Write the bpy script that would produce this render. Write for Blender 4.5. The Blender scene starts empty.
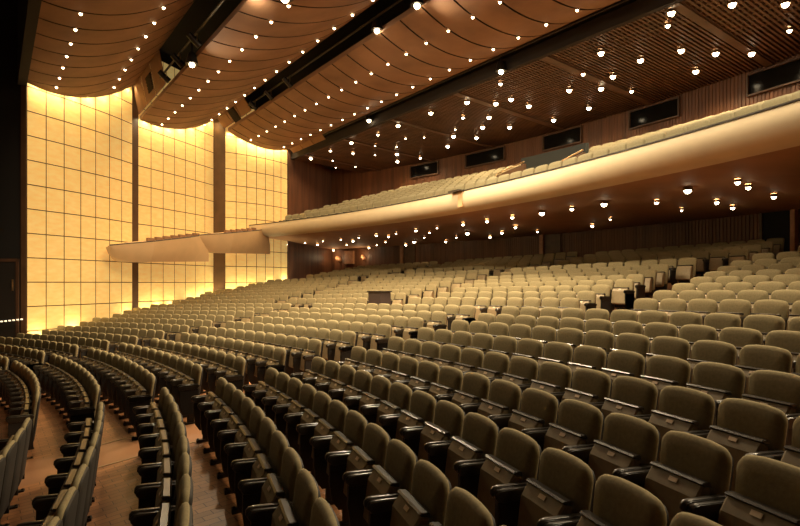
import bpy, bmesh, math, random
from mathutils import Vector, Matrix
import numpy as np

random.seed(7)
S = bpy.context.scene
COL = S.collection

# ------------------------------------------------------------------ frame of reference
F, HOR = 574.4, 283.05            # focal length in pixels (800 wide), horizon row
ZC = 2.2                          # eye height above the front row's floor
YAW = math.radians(35.385)
XH = (math.cos(YAW), math.sin(YAW))        # towards the back of the house
YH = (-math.sin(YAW), math.cos(YAW))       # towards the glowing side wall
CEN = (-28.532, -6.347)           # centre of the seating arcs
CAMH = (26.937, -11.347)


def W(xh, yh):
    return (CEN[0] + xh * XH[0] + yh * YH[0], CEN[1] + xh * XH[1] + yh * YH[1])


def H(x, y):
    dx, dy = x - CEN[0], y - CEN[1]
    return dx * XH[0] + dy * XH[1], dx * YH[0] + dy * YH[1]


# ------------------------------------------------------------------ camera
cam = bpy.data.cameras.new('camera')
cam.sensor_width = 36.0
cam.lens = F / 800 * 36.0
cam.shift_y = (HOR - 263) / 800
cam.clip_end = 300
co = bpy.data.objects.new('camera', cam)
COL.objects.link(co)
co.location = (0, 0, ZC)
co.rotation_euler = (math.pi / 2, 0, 0)
S.camera = co

# ------------------------------------------------------------------ world, exposure
S.view_settings.view_transform = 'Standard'
S.view_settings.look = 'None'
S.view_settings.gamma = 1
S.view_settings.use_curve_mapping = False
S.view_settings.exposure = 0.0
wd = bpy.data.worlds.new('dim_house_air')
S.world = wd
wd.use_nodes = True
wd.node_tree.nodes['Background'].inputs[0].default_value = (1.0, 0.60, 0.32, 1)
wd.node_tree.nodes['Background'].inputs[1].default_value = 0.034

WARM = (1.0, 0.72, 0.40)
P_GRILLE, P_SOFFIT, P_BAND, P_GAP, P_WASH, P_FOOT = 190, 3.4, 70, 1750, 60, 45

# ------------------------------------------------------------------ materials


def mat(name, col, rough=0.6, metal=0.0, var=0.0, scale=6.0, bump=0.0, emit=None, strength=0.0, spec=0.5):
    m = bpy.data.materials.new(name)
    m.use_nodes = True
    nt = m.node_tree
    b = nt.nodes['Principled BSDF']
    b.inputs['Base Color'].default_value = (*col, 1)
    b.inputs['Roughness'].default_value = rough
    b.inputs['Metallic'].default_value = metal
    b.inputs['Specular IOR Level'].default_value = spec
    if emit:
        b.inputs['Emission Color'].default_value = (*emit, 1)
        b.inputs['Emission Strength'].default_value = strength
    if var or bump:
        tc = nt.nodes.new('ShaderNodeTexCoord')
        nz = nt.nodes.new('ShaderNodeTexNoise')
        nz.inputs['Scale'].default_value = scale
        nz.inputs['Detail'].default_value = 4
        nt.links.new(tc.outputs['Object'], nz.inputs['Vector'])
        if var:
            cr = nt.nodes.new('ShaderNodeValToRGB')
            cr.color_ramp.elements[0].position = 0.3
            cr.color_ramp.elements[1].position = 0.7
            cr.color_ramp.elements[0].color = (*[c * (1 - var) for c in col], 1)
            cr.color_ramp.elements[1].color = (*[min(1, c * (1 + var)) for c in col], 1)
            nt.links.new(nz.outputs['Fac'], cr.inputs['Fac'])
            nt.links.new(cr.outputs['Color'], b.inputs['Base Color'])
        if bump:
            bp = nt.nodes.new('ShaderNodeBump')
            bp.inputs['Strength'].default_value = bump
            bp.inputs['Distance'].default_value = 0.01
            nt.links.new(nz.outputs['Fac'], bp.inputs['Height'])
            nt.links.new(bp.outputs['Normal'], b.inputs['Normal'])
    return m


M = {}
M['fabric'] = mat('olive_fabric', (0.29, 0.235, 0.125), 0.85, var=0.12, scale=40, bump=0.15, spec=0.25)
M['pan'] = mat('brown_seat_pan', (0.30, 0.225, 0.12), 0.55, var=0.1, scale=20)
M['vinyl'] = mat('black_vinyl', (0.030, 0.023, 0.016), 0.30, var=0.2, scale=15)
M['side'] = mat('black_panel', (0.016, 0.013, 0.010), 0.6)
M['shell'] = mat('black_back_shell', (0.020, 0.015, 0.010), 0.7)
M['metal'] = mat('dark_iron', (0.035, 0.03, 0.025), 0.4, 0.7)
M['plate'] = mat('brass_plate', (0.88, 0.66, 0.42), 0.5)
M['ink'] = mat('plate_ink', (0.12, 0.07, 0.04), 0.6)
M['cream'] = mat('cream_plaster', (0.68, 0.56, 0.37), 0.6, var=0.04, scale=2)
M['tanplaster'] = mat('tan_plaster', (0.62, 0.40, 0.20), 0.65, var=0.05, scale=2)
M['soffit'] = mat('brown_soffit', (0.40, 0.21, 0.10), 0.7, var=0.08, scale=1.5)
M['black'] = mat('black_drape_and_shade', (0.008, 0.007, 0.006), 0.9)
M['darkwood'] = mat('dark_wood', (0.075, 0.036, 0.018), 0.5, var=0.3, scale=3)
M['pilaster'] = mat('pilaster_wood', (0.10, 0.05, 0.022), 0.45, var=0.25, scale=2)
M['plenum'] = mat('plenum_black', (0.018, 0.012, 0.008), 0.9)
M['closure'] = mat('brown_closure', (0.26, 0.14, 0.07), 0.75, var=0.1, scale=2)
M['rail'] = mat('dark_rail', (0.05, 0.04, 0.03), 0.4, 0.3)
M['brassrail'] = mat('brass_rail', (0.55, 0.38, 0.2), 0.3, 0.9)
M['green'] = mat('dark_green_paint', (0.007, 0.012, 0.010), 0.6)
M['glass'] = mat('dark_booth_glass', (0.006, 0.005, 0.004), 0.12, spec=0.12)
M['balcseat'] = mat('pale_olive_fabric', (0.20, 0.175, 0.10), 0.85, var=0.1, scale=30)
M['lamp'] = mat('lamp_glow', (1, 0.9, 0.7), 0.4, emit=(1.0, 0.80, 0.50), strength=26)
M['lampsmall'] = mat('lamp_glow_small', (1, 0.9, 0.7), 0.4, emit=(1.0, 0.74, 0.42), strength=14)
M['steplight'] = mat('step_light_glow', (1, 0.9, 0.7), 0.4, emit=(1.0, 0.85, 0.6), strength=1.0)
M['trimring'] = mat('bronze_trim', (0.20, 0.11, 0.05), 0.4, 0.6)
M['gridline'] = mat('dark_panel_joint', (0.085, 0.042, 0.010), 0.6)
M['dooredge'] = mat('lit_timber', (0.42, 0.20, 0.09), 0.5, var=0.2, scale=5)  # paler timber colour carries the light on jambs and panel
M['desk'] = mat('charcoal_desk', (0.05, 0.035, 0.03), 0.55)
M['aislecarpet'] = mat('brass_strip', (0.55, 0.42, 0.25), 0.45, 0.4)


def stretched(name, c0, c1, sx, sy, sz, rough, bump=0.0):
    """timber / woven look: noise stretched along one axis"""
    m = bpy.data.materials.new(name)
    m.use_nodes = True
    nt = m.node_tree
    b = nt.nodes['Principled BSDF']
    b.inputs['Roughness'].default_value = rough
    tc = nt.nodes.new('ShaderNodeTexCoord')
    mp = nt.nodes.new('ShaderNodeMapping')
    mp.inputs['Scale'].default_value = (sx, sy, sz)
    nz = nt.nodes.new('ShaderNodeTexNoise')
    nz.inputs['Scale'].default_value = 1
    nz.inputs['Detail'].default_value = 5
    cr = nt.nodes.new('ShaderNodeValToRGB')
    cr.color_ramp.elements[0].position = 0.32
    cr.color_ramp.elements[1].position = 0.68
    cr.color_ramp.elements[0].color = (*c0, 1)
    cr.color_ramp.elements[1].color = (*c1, 1)
    nt.links.new(tc.outputs['Object'], mp.inputs[0])
    nt.links.new(mp.outputs[0], nz.inputs['Vector'])
    nt.links.new(nz.outputs['Fac'], cr.inputs['Fac'])
    nt.links.new(cr.outputs['Color'], b.inputs['Base Color'])
    if bump:
        bp = nt.nodes.new('ShaderNodeBump')
        bp.inputs['Strength'].default_value = bump
        nt.links.new(nz.outputs['Fac'], bp.inputs['Height'])
        nt.links.new(bp.outputs['Normal'], b.inputs['Normal'])
    return m


M['wallwood'] = stretched('fluted_walnut', (0.085, 0.032, 0.013), (0.17, 0.068, 0.028), 4, 4, 0.35, 0.5)
M['band'] = stretched('brown_ceiling_shell', (0.20, 0.108, 0.058), (0.30, 0.165, 0.09), 0.9, 0.9, 2.5, 0.7)
M['seam'] = mat('shell_seam', (0.035, 0.018, 0.009), 0.8)
M['slat'] = stretched('dark_ceiling_slats', (0.06, 0.028, 0.012), (0.105, 0.05, 0.022), 2, 2, 2, 0.55)


def gold_material():
    """gold fibre panels: woven noise, even emission added for base brightness, washed by lamps"""
    m = bpy.data.materials.new('gold_wall_panel')
    m.use_nodes = True
    nt = m.node_tree
    b = nt.nodes['Principled BSDF']
    b.inputs['Roughness'].default_value = 0.55
    tc = nt.nodes.new('ShaderNodeTexCoord')
    mp = nt.nodes.new('ShaderNodeMapping')
    mp.inputs['Scale'].default_value = (3, 3, 9)
    nz = nt.nodes.new('ShaderNodeTexNoise')
    nz.inputs['Scale'].default_value = 1.0
    nz.inputs['Detail'].default_value = 6
    cr = nt.nodes.new('ShaderNodeValToRGB')
    cr.color_ramp.elements[0].position = 0.25
    cr.color_ramp.elements[1].position = 0.75
    cr.color_ramp.elements[0].color = (0.78, 0.50, 0.15, 1)
    cr.color_ramp.elements[1].color = (0.86, 0.60, 0.22, 1)
    nt.links.new(tc.outputs['Object'], mp.inputs[0])
    nt.links.new(mp.outputs[0], nz.inputs['Vector'])
    nt.links.new(nz.outputs['Fac'], cr.inputs['Fac'])
    nt.links.new(cr.outputs['Color'], b.inputs['Base Color'])
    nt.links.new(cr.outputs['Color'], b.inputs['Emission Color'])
    b.inputs['Emission Strength'].default_value = 0.36  # uniform glow added to lift the panels between the washers
    return m


M['gold'] = gold_material()


def parquet_material():
    m = bpy.data.materials.new('brown_parquet')
    m.use_nodes = True
    nt = m.node_tree
    L = nt.links.new
    b = nt.nodes['Principled BSDF']
    b.inputs['Roughness'].default_value = 0.42
    tc = nt.nodes.new('ShaderNodeTexCoord')
    mp = nt.nodes.new('ShaderNodeMapping')
    mp.vector_type = 'TEXTURE'
    mp.inputs['Location'].default_value = (CEN[0], CEN[1], 0)
    mp.inputs['Rotation'].default_value = (0, 0, YAW)
    L(tc.outputs['Object'], mp.inputs[0])
    br = nt.nodes.new('ShaderNodeTexBrick')
    br.inputs['Color1'].default_value = (0.56, 0.25, 0.10, 1)
    br.inputs['Color2'].default_value = (0.38, 0.165, 0.065, 1)
    br.inputs['Mortar'].default_value = (0.12, 0.05, 0.02, 1)
    br.inputs['Scale'].default_value = 1.0
    br.inputs['Mortar Size'].default_value = 0.004
    br.inputs['Brick Width'].default_value = 0.22
    br.inputs['Row Height'].default_value = 0.11
    br.inputs['Bias'].default_value = -0.1
    L(mp.outputs[0], br.inputs['Vector'])
    nz = nt.nodes.new('ShaderNodeTexNoise')
    nz.inputs['Scale'].default_value = 1.6
    nz.inputs['Detail'].default_value = 6
    L(tc.outputs['Object'], nz.inputs['Vector'])
    mx = nt.nodes.new('ShaderNodeMixRGB')
    mx.blend_type = 'MULTIPLY'
    mx.inputs[0].default_value = 0.55
    cr = nt.nodes.new('ShaderNodeValToRGB')
    cr.color_ramp.elements[0].position = 0.35
    cr.color_ramp.elements[0].color = (0.55, 0.5, 0.45, 1)
    cr.color_ramp.elements[1].position = 0.65
    L(nz.outputs['Fac'], cr.inputs['Fac'])
    L(br.outputs['Color'], mx.inputs[1])
    L(cr.outputs['Color'], mx.inputs[2])
    # the plain gangway between the two blocks
    sp = nt.nodes.new('ShaderNodeSeparateXYZ')
    L(mp.outputs[0], sp.inputs[0])

    def step(v, thr, op):
        n = nt.nodes.new('ShaderNodeMath')
        n.operation = op
        L(sp.outputs['Y'], n.inputs[0])
        n.inputs[1].default_value = thr
        return n
    g, l = step(0, -3.42, 'GREATER_THAN'), step(0, -2.28, 'LESS_THAN')
    a = nt.nodes.new('ShaderNodeMath')
    a.operation = 'MULTIPLY'
    L(g.outputs[0], a.inputs[0])
    L(l.outputs[0], a.inputs[1])
    m2 = nt.nodes.new('ShaderNodeMixRGB')
    L(a.outputs[0], m2.inputs[0])
    L(mx.outputs[0], m2.inputs[1])
    m2.inputs[2].default_value = (0.40, 0.19, 0.09, 1)
    L(m2.outputs[0], b.inputs['Base Color'])
    return m


M['parquet'] = parquet_material()

# ------------------------------------------------------------------ mesh helpers


class MB:
    def __init__(self):
        self.v, self.f, self.m = [], [], []

    def add(self, vs, fs, mi=0, T=None):
        o = len(self.v)
        if T is not None:
            vs = [tuple(T @ Vector(p)) for p in vs]
        self.v += [tuple(p) for p in vs]
        for f in fs:
            self.f.append(tuple(i + o for i in f))
            self.m.append(mi)

    def box(self, x0, x1, y0, y1, z0, z1, mi=0, T=None, c=0.0):
        if c <= 0:
            vs = [(x, y, z) for x in (x0, x1) for y in (y0, y1) for z in (z0, z1)]
            self.add(vs, [(0, 1, 3, 2), (4, 6, 7, 5), (0, 4, 5, 1), (2, 3, 7, 6), (0, 2, 6, 4), (1, 5, 7, 3)], mi, T)
        else:
            self.prism([(x0, z0), (x1, z0), (x1, z1), (x0, z1)], y0, y1, c, mi, T)

    def prism(self, prof, y0, y1, c=0.0, mi=0, T=None):
        """profile in (x,z) run along y, ends chamfered by c (profile shrunk towards its centroid)"""
        n = len(prof)
        cx = sum(p[0] for p in prof) / n
        cz = sum(p[1] for p in prof) / n

        def ring(y, s):
            out = []
            for x, z in prof:
                d = math.hypot(x - cx, z - cz) or 1
                k = max(0, 1 - s / d)
                out.append((cx + (x - cx) * k, y, cz + (z - cz) * k))
            return out
        if c > 0:
            rings = [ring(y0, c), ring(y0 + c, 0), ring(y1 - c, 0), ring(y1, c)]
        else:
            rings = [ring(y0, 0), ring(y1, 0)]
        vs = [p for r in rings for p in r]
        fs = []
        for k in range(len(rings) - 1):
            for i in range(n):
                j = (i + 1) % n
                fs.append((k * n + i, (k + 1) * n + i, (k + 1) * n + j, k * n + j))
        fs.append(tuple(range(n)))
        fs.append(tuple(reversed(range((len(rings) - 1) * n, len(rings) * n))))
        self.add(vs, fs, mi, T)

    def cyl(self, x, y, z0, z1, r0, r1=None, n=12, mi=0, T=None):
        r1 = r0 if r1 is None else r1
        vs = [(x + r * math.cos(2 * math.pi * i / n), y + r * math.sin(2 * math.pi * i / n), z)
              for z, r in ((z0, r0), (z1, r1)) for i in range(n)]
        fs = [(i, (i + 1) % n, n + (i + 1) % n, n + i) for i in range(n)]
        fs += [tuple(reversed(range(n))), tuple(range(n, 2 * n))]
        self.add(vs, fs, mi, T)

    def tube(self, pts, r, n=6, mi=0):
        vs, fs = [], []
        k = len(pts)
        for i, p in enumerate(pts):
            a = Vector(pts[max(0, i - 1)])
            b = Vector(pts[min(k - 1, i + 1)])
            d = (b - a).normalized()
            u = d.cross(Vector((0, 0, 1)))
            if u.length < 1e-4:
                u = d.cross(Vector((1, 0, 0)))
            u.normalize()
            w = d.cross(u)
            for j in range(n):
                t = 2 * math.pi * j / n
                vs.append(tuple(Vector(p) + u * math.cos(t) * r + w * math.sin(t) * r))
        for i in range(k - 1):
            for j in range(n):
                fs.append((i * n + j, i * n + (j + 1) % n, (i + 1) * n + (j + 1) % n, (i + 1) * n + j))
        fs.append(tuple(range(n)))
        fs.append(tuple(reversed(range((k - 1) * n, k * n))))
        self.add(vs, fs, mi)

    def strip(self, rows, mi=0, closed=False):
        """rows: list of equally long point lists -> quads"""
        n = len(rows[0])
        vs = [p for r in rows for p in r]
        fs = []
        for i in range(len(rows) - 1):
            for j in range(n if closed else n - 1):
                a, b = i * n + j, i * n + (j + 1) % n
                fs.append((a, b, b + n, a + n))
        self.add(vs, fs, mi)

    def mesh(self, name, mats, smooth=False, sharp=42):
        me = bpy.data.meshes.new(name)
        me.from_pydata(self.v, [], self.f)
        for m in mats:
            me.materials.append(m)
        me.polygons.foreach_set('material_index', self.m)
        if smooth:
            me.polygons.foreach_set('use_smooth', [True] * len(me.polygons))
        me.update()
        bm = bmesh.new()
        bm.from_mesh(me)
        bmesh.ops.recalc_face_normals(bm, faces=bm.faces)
        bm.to_mesh(me)
        bm.free()
        if smooth:
            try:
                me.set_sharp_from_angle(angle=math.radians(sharp))
            except Exception:
                pass
        return me

    def build(self, name, mats, parent=None, smooth=False, sharp=42):
        return link(name, self.mesh(name, mats if isinstance(mats, (list, tuple)) else [mats], smooth, sharp), parent)


def link(name, data, parent=None):
    o = bpy.data.objects.new(name, data)
    COL.objects.link(o)
    if parent is not None:
        o.parent = parent
    return o


def tag(o, label=None, cat=None, group=None, kind=None):
    if label:
        o['label'] = label
    if cat:
        o['category'] = cat
    if group:
        o['group'] = group
    if kind:
        o['kind'] = kind
    return o


def empty(name, loc=(0, 0, 0), rz=0.0):
    o = link(name, None)
    o.empty_display_size = 0.1
    o.location = loc
    o.rotation_euler = (0, 0, rz)
    return o


ONES = ['', 'first', 'second', 'third', 'fourth', 'fifth', 'sixth', 'seventh', 'eighth', 'ninth', 'tenth', 'eleventh',
        'twelfth', 'thirteenth', 'fourteenth', 'fifteenth', 'sixteenth', 'seventeenth', 'eighteenth', 'nineteenth']
TENS = {20: ('twentieth', 'twenty'), 30: ('thirtieth', 'thirty'), 40: ('fortieth', 'forty'), 50: ('fiftieth', 'fifty'),
        60: ('sixtieth', 'sixty')}


def ordw(n):
    if n < 20:
        return ONES[n]
    t = n // 10 * 10
    return TENS[t][0] if n == t else TENS[t][1] + '-' + ONES[n - t]


# ------------------------------------------------------------------ floor rake
PITCH, RA = 0.71753, 28.959
ZK = [-1.343, -1.285, -1.214, -1.177, -1.136, -1.052, -0.968, -0.876, -0.786, -0.695, -0.621, -0.527, -0.419, -0.303,
      -0.19, -0.082, 0.02, 0.13, 0.255, 0.403]
TILT = 0.03482
CH = 0.86                          # height of a seat back above its floor
SEATW = 0.55
RK = [RA + (k - 2) * PITCH + (0.6994 if k >= 12 else 0) for k in range(20)]
# darker rows behind the rear cross aisle, under the balcony
for j in range(5):
    RK.append(RK[19] + 2.0 + j * 0.74)
    ZK.append(0.62 + 0.11 * j)
FZ = [z + ZC - CH for z in ZK]


def floor_z(k, x):
    return FZ[k] + TILT * x


# ------------------------------------------------------------------ the glowing side wall: three bays (plan points)
BS = 0.81 / 0.86
BAY = [
    [(-13.1, 20.15), (-12.84, 20.83), (-12.58, 21.5), (-12.34, 22.19), (-12.13, 22.88), (-11.93, 23.58), (-11.78, 24.29), (-11.66, 25.0)],
    [(-11.59, 25.4), (-11.33, 26.12), (-11.08, 26.85), (-10.83, 27.57), (-10.58, 28.3), (-10.35, 29.03), (-10.12, 29.76), (-9.91, 30.5)],
    [(-9.23, 30.3), (-8.75, 30.66), (-8.29, 31.05), (-7.87, 31.48), (-7.49, 31.94), (-7.14, 32.44), (-6.84, 32.96), (-6.58, 33.5)]]
BAY = [[(x * BS, y * BS) for x, y in b] for b in BAY]
WALLH = sorted(H(*p) for b in BAY for p in b)      # (xh, yh) along the wall
WALLX = [p[0] for p in WALLH]
WALLY = [p[1] for p in WALLH]


def wall_yh(xh):
    return float(np.interp(xh, WALLX, WALLY))


# balcony / rear wall circle
CB = (-36.5, -5.9)
RB, RW = 45.5, 53.0


def ray_circle(x, R, c=CB):
    a = (x - 400) / F
    A = a * a + 1
    B = -2 * (a * c[0] + c[1])
    Cc = c[0] ** 2 + c[1] ** 2 - R * R
    Y = (-B + math.sqrt(max(0, B * B - 4 * A * Cc))) / (2 * A)
    return a * Y, Y


def angb(x, y):
    return math.atan2(y - CB[1], x - CB[0])


def pb(R, a):
    return CB[0] + R * math.cos(a), CB[1] + R * math.sin(a)


# ------------------------------------------------------------------ FLOOR (terraced arcs)
def build_floor():
    mb = MB()
    edges = [(20.0, FZ[0]), (RK[0] + 0.27, FZ[0])]
    for k in range(1, 6):
        edges.append((RK[k], FZ[k]))
    edges[1] = (RK[0] - 0.2, FZ[0])
    edges.append((RK[5] + 0.27, FZ[5]))
    for k in range(6, len(RK)):
        edges.append((RK[k - 1] + 0.27 if RK[k] - RK[k - 1] < 1 else RK[k] - 0.45, FZ[k]))
        edges.append((RK[k] + 0.27, FZ[k]))
    edges.append((RK[-1] + 0.27, FZ[-1] + 0.05))
    edges.append((60.0, FZ[-1] + 0.05))
    rows = []
    n = 70
    for i in range(n + 1):
        a = math.radians(-52 + 80 * i / n) + YAW
        row = []
        for r, z in edges:
            x, y = CEN[0] + r * math.cos(a), CEN[1] + r * math.sin(a)
            xh, yh = H(x, y)
            row.append((x, y, z + TILT * x))
        rows.append(row)
    mb.strip(rows)
    o = mb.build('floor', [M['parquet']])
    tag(o, kind='structure')
    return o


build_floor()
for t, yh in enumerate((-3.42, -2.28)):
    mb = MB()
    for k in range(0, 12):
        r0 = (RK[k - 1] + 0.27) if k else RK[0] - 1.2
        r1 = RK[k] + 0.27
        x0 = math.sqrt(r0 * r0 - yh * yh)
        x1 = math.sqrt(r1 * r1 - yh * yh)
        if k < 6:
            x0, x1 = [math.sqrt(r * r - yh * yh) for r in (RK[k], RK[k + 1] if k < 5 else RK[5] + 0.27)]
        p = [W(x0, yh - 0.012), W(x1, yh - 0.012), W(x1, yh + 0.012), W(x0, yh + 0.012)]
        kk = k + 1 if k < 5 else k
        vs = [(q[0], q[1], floor_z(kk if e in (1, 2) else k, q[0]) + dz) for dz in (0.001, 0.008) for e, q in enumerate(p)]
        mb.add(vs, [(4, 5, 6, 7), (0, 1, 5, 4), (1, 2, 6, 5), (2, 3, 7, 6), (3, 0, 4, 7)])
    tag(mb.build('trim_%d' % (t + 1), [M['aislecarpet']]), kind='structure')

# ------------------------------------------------------------------ glowing wall bays
CELL = 0.81
Z0W = ZC + 0.03


def build_bay(i, pts, lo, hi):
    mb = MB()
    n = len(pts)
    zs0, zs1 = Z0W + lo * CELL, Z0W + hi * CELL
    # dark carrier sheet with thickness
    nor = []
    for j in range(n):
        a = pts[max(0, j - 1)]
        b = pts[min(n - 1, j + 1)]
        d = math.hypot(b[0] - a[0], b[1] - a[1])
        nor.append(((b[1] - a[1]) / d, -(b[0] - a[0]) / d))
    front = [(p[0], p[1]) for p in pts]
    back = [(p[0] - 0.2 * q[0], p[1] - 0.2 * q[1]) for p, q in zip(pts, nor)]
    mb.strip([[(x, y, z) for x, y in front] for z in (zs0, zs1)], 1)
    mb.strip([[(x, y, z) for x, y in back] for z in (zs0, zs1)], 1)
    mb.strip([[(*front[j], zs0), (*back[j], zs0)] for j in range(n)], 1)
    mb.strip([[(*front[j], zs1), (*back[j], zs1)] for j in range(n)], 1)
    g = 0.016
    for j in range(n - 1):
        a, b = Vector((*front[j], 0)), Vector((*front[j + 1], 0))
        d = (b - a).normalized()
        nn = Vector((d.y, -d.x, 0))
        p0, p1 = a + d * g, b - d * g
        for r in range(lo, hi):
            z0, z1 = Z0W + r * CELL + g, Z0W + (r + 1) * CELL - g
            q0, q1 = p0 + nn * 0.012, p1 + nn * 0.012
            vs = [(q0.x, q0.y, z0), (q1.x, q1.y, z0), (q1.x, q1.y, z1), (q0.x, q0.y, z1)]
            mb.add(vs, [(0, 1, 2, 3)], 0)
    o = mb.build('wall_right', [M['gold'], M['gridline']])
    tag(o, ['gold gridded wall bay closest to the stage', 'gold gridded wall bay, middle of the three',
            'gold gridded wall bay furthest from the stage'][i], 'wall', 'glowing gold side wall bays', 'structure')
    return nor


NOR = [build_bay(0, BAY[0], -4, 11), build_bay(1, BAY[1], -4, 12), build_bay(2, BAY[2], -4, 11)]


def slab(name, pts, z0, z1, th, m, kind='structure'):
    """vertical wall along plan points, thickness th to the far side"""
    mb = MB()
    n = len(pts)
    bk = []
    for j in range(n):
        a, b = pts[max(0, j - 1)], pts[min(n - 1, j + 1)]
        d = math.hypot(b[0] - a[0], b[1] - a[1])
        bk.append((pts[j][0] - th * (b[1] - a[1]) / d, pts[j][1] + th * (b[0] - a[0]) / d))
    loop = list(pts) + bk[::-1]
    m_ = len(loop)
    vs = [(x, y, z) for z in (z0, z1) for x, y in loop]
    fs = [(i, (i + 1) % m_, m_ + (i + 1) % m_, m_ + i) for i in range(m_)]
    for i in range(n - 1):
        fs.append((i, i + 1, m_ - 2 - i, m_ - 1 - i))
        fs.append((m_ + i, m_ + m_ - 1 - i, m_ + m_ - 2 - i, m_ + i + 1))
    mb.add(vs, fs)
    return tag(mb.build(name, [m]), kind=kind)


# pilasters closing the steps between the bays
b0, b1, b2 = BAY
slab('trim_3', [(b0[0][0] - 0.16, b0[0][1] - 0.05), (b0[0][0] + 0.0, b0[0][1] - 0.03)], -2, 11.5, 0.25, M['pilaster'])
slab('trim_4', [(b0[-1][0] - 0.02, b0[-1][1] + 0.0), (b1[0][0] + 0.02, b1[0][1] - 0.02)], -2, 11.5, 0.25, M['pilaster'])
slab('trim_5', [b1[-1], (b2[0][0], b2[0][1])], -2, 11.5, 0.3, M['pilaster'])

# ------------------------------------------------------------------ fluted timber walls at the back


def fluted(name, plan, z0, z1, depth=0.022, step=0.10, m=None):
    """wall along a plan polyline with vertical flutes"""
    P = [Vector((*p, 0)) for p in plan]
    out = []
    acc = 0
    tog = 0
    for a, b in zip(P[:-1], P[1:]):
        d = (b - a)
        L = d.length
        d.normalize()
        nn = Vector((d.y, -d.x, 0))
        k = max(1, int(L / step))
        for i in range(k):
            s0, s1, s2 = i * L / k, (i + 0.62) * L / k, (i + 1.0) * L / k
            out += [a + d * s0 + nn * depth, a + d * s1 + nn * depth, a + d * (s1 + 0.008), a + d * (s2 - 0.008)]
    out.append(P[-1])
    mb = MB()
    mb.strip([[(p.x, p.y, z) for p in out] for z in (z0, z1)])
    bk = [(p.x, p.y) for p in P]
    o = mb.build(name, [m or M['wallwood']])
    return tag(o, kind='structure')


a_l = angb(*ray_circle(331, RW))
a_r = angb(*ray_circle(846, RW)) - 0.05
corner = pb(RW, a_l)
side0 = (b2[-1][0] + 0.02, b2[-1][1] + 0.02)
side_plan = [side0]
for t in (0.25, 0.5, 0.75, 1.0):
    # gently curving side wall that turns into the rear wall
    q0, q1, q2 = Vector(side0), Vector((side0[0] + 1.0, side0[1] + 2.9)), Vector(corner)
    p = q0 * (1 - t) ** 2 + q1 * 2 * t * (1 - t) + q2 * t * t
    side_plan.append(tuple(p))
rear_plan = [pb(RW, a_l + (a_r - a_l) * i / 60) for i in range(61)]
fluted('wall_right_rear', side_plan, 0.5, 10.2)
fluted('wall_back', rear_plan, 0.5, 10.2)

# proscenium side: black return wall with a pass door
wx, wy = b0[0]
slab('wall_stage', [(wx - 9, wy - 1.2), (wx - 0.16, wy - 0.02)], -2, 14, 0.3, M['black'])
P0, P1 = W(27.868, -26), W(27.868, WALLY[0] - 0.05)
slab('trim_9', [P0, P1], ZC + 6.485, 12.4, 0.25, M['black'])
d_ = empty('door_1', (wx - 0.62, wy - 0.14, 0.0), math.atan2(1.18, 8.84))
tag(d_, 'black pass door beside the glowing wall with a metal handle', 'door', kind='structure')
mb = MB()
mb.box(-0.40, 0.36, -0.05, 0.0, -0.4, 2.9, c=0.01)
mb.build('door_leaf', [M['side']], d_)
mb = MB()
mb.box(-0.5, -0.40, -0.07, 0.0, -0.4, 3.0)
mb.box(0.36, 0.44, -0.07, 0.0, -0.4, 3.0)
mb.box(-0.5, 0.44, -0.07, 0.0, 2.9, 3.0)
mb.build('door_frame', [M['darkwood']], d_)
mb = MB()
mb.box(0.24, 0.29, -0.075, -0.05, 1.95, 2.32, c=0.008)
mb.cyl(0.265, -0.09, 2.05, 2.22, 0.014, n=8)
tag(mb.build('door_handle', [M['brassrail']], d_), 'bright metal door handle')

# ------------------------------------------------------------------ scalloped ceiling shells
BANDS = {'A': (27.87, 6.5, 31.62, 8.0, 0.55, 4.2, 1.05, (0.21, 0.71)),
         'B': (31.89, 6.7, 35.96, 8.1, 0.45, 2.5, 1.05, (0.21, 0.80)),
         'C': (36.38, 7.46, 40.16, 7.3, 0.45, 0.95, 1.00, (0.25, 0.71))}


def band_z(b, u):
    x0, z0, x1, z1, s = BANDS[b][:5]
    return z0 + (z1 - z0) * u - 4 * s * u * (1 - u)


def build_band(b, label):
    x0, z0, x1, z1, s, ph, pt, fr = BANDS[b]
    mb = MB()
    n = 24
    ys = []
    y = ph - pt * 30
    while y < 19:
        ys.append(y)
        y += pt
    us = [i / n for i in range(n + 1)]

    def pt_(u, yh, dz):
        xh = x0 + (x1 - x0) * u
        lim = wall_yh(xh) - 0.42
        yh = min(yh, lim)
        X, Y = W(xh, yh)
        return (X, Y, ZC + band_z(b, u) + dz)
    g = 0.03
    for i in range(len(ys) - 1):
        a, c = ys[i] + g, ys[i + 1] - g
        mb.strip([[pt_(u, a, 0) for u in us], [pt_(u, c, 0) for u in us]], 0)
        mb.strip([[pt_(u, c, 0) for u in us], [pt_(u, c, 0.05) for u in us]], 1)
        mb.strip([[pt_(u, c, 0.05) for u in us], [pt_(u, c + 2 * g, 0.05) for u in us]], 1)
        mb.strip([[pt_(u, c + 2 * g, 0.05) for u in us], [pt_(u, c + 2 * g, 0) for u in us]], 1)
    # back of the shell, its rims and its end
    for u in (0.0, 1.0):
        mb.strip([[pt_(u, yy, 0) for yy in ys], [pt_(u, yy, 0.16) for yy in ys]], 0)
    mb.strip([[pt_(u, yy, 0.16) for u in us] for yy in (ys[0], 19)], 1)
    mb.strip([[pt_(u, 19, dz) for u in us] for dz in (0, 0.16)], 0)
    o = mb.build('ceiling_shell', [M['band'], M['seam']])
    return tag(o, label, 'ceiling', 'scalloped ceiling shells', 'structure')


build_band('A', 'brown scalloped ceiling shell closest to the stage')
build_band('B', 'brown scalloped ceiling shell, middle of the three')
build_band('C', 'brown scalloped ceiling shell bordering the slatted ceiling')

# slatted ceiling over the balcony
DX0, DZ0, DK = 40.62, 6.93, 0.066


def grille_z(xh):
    return ZC + DZ0 - DK * (xh - DX0)


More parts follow.
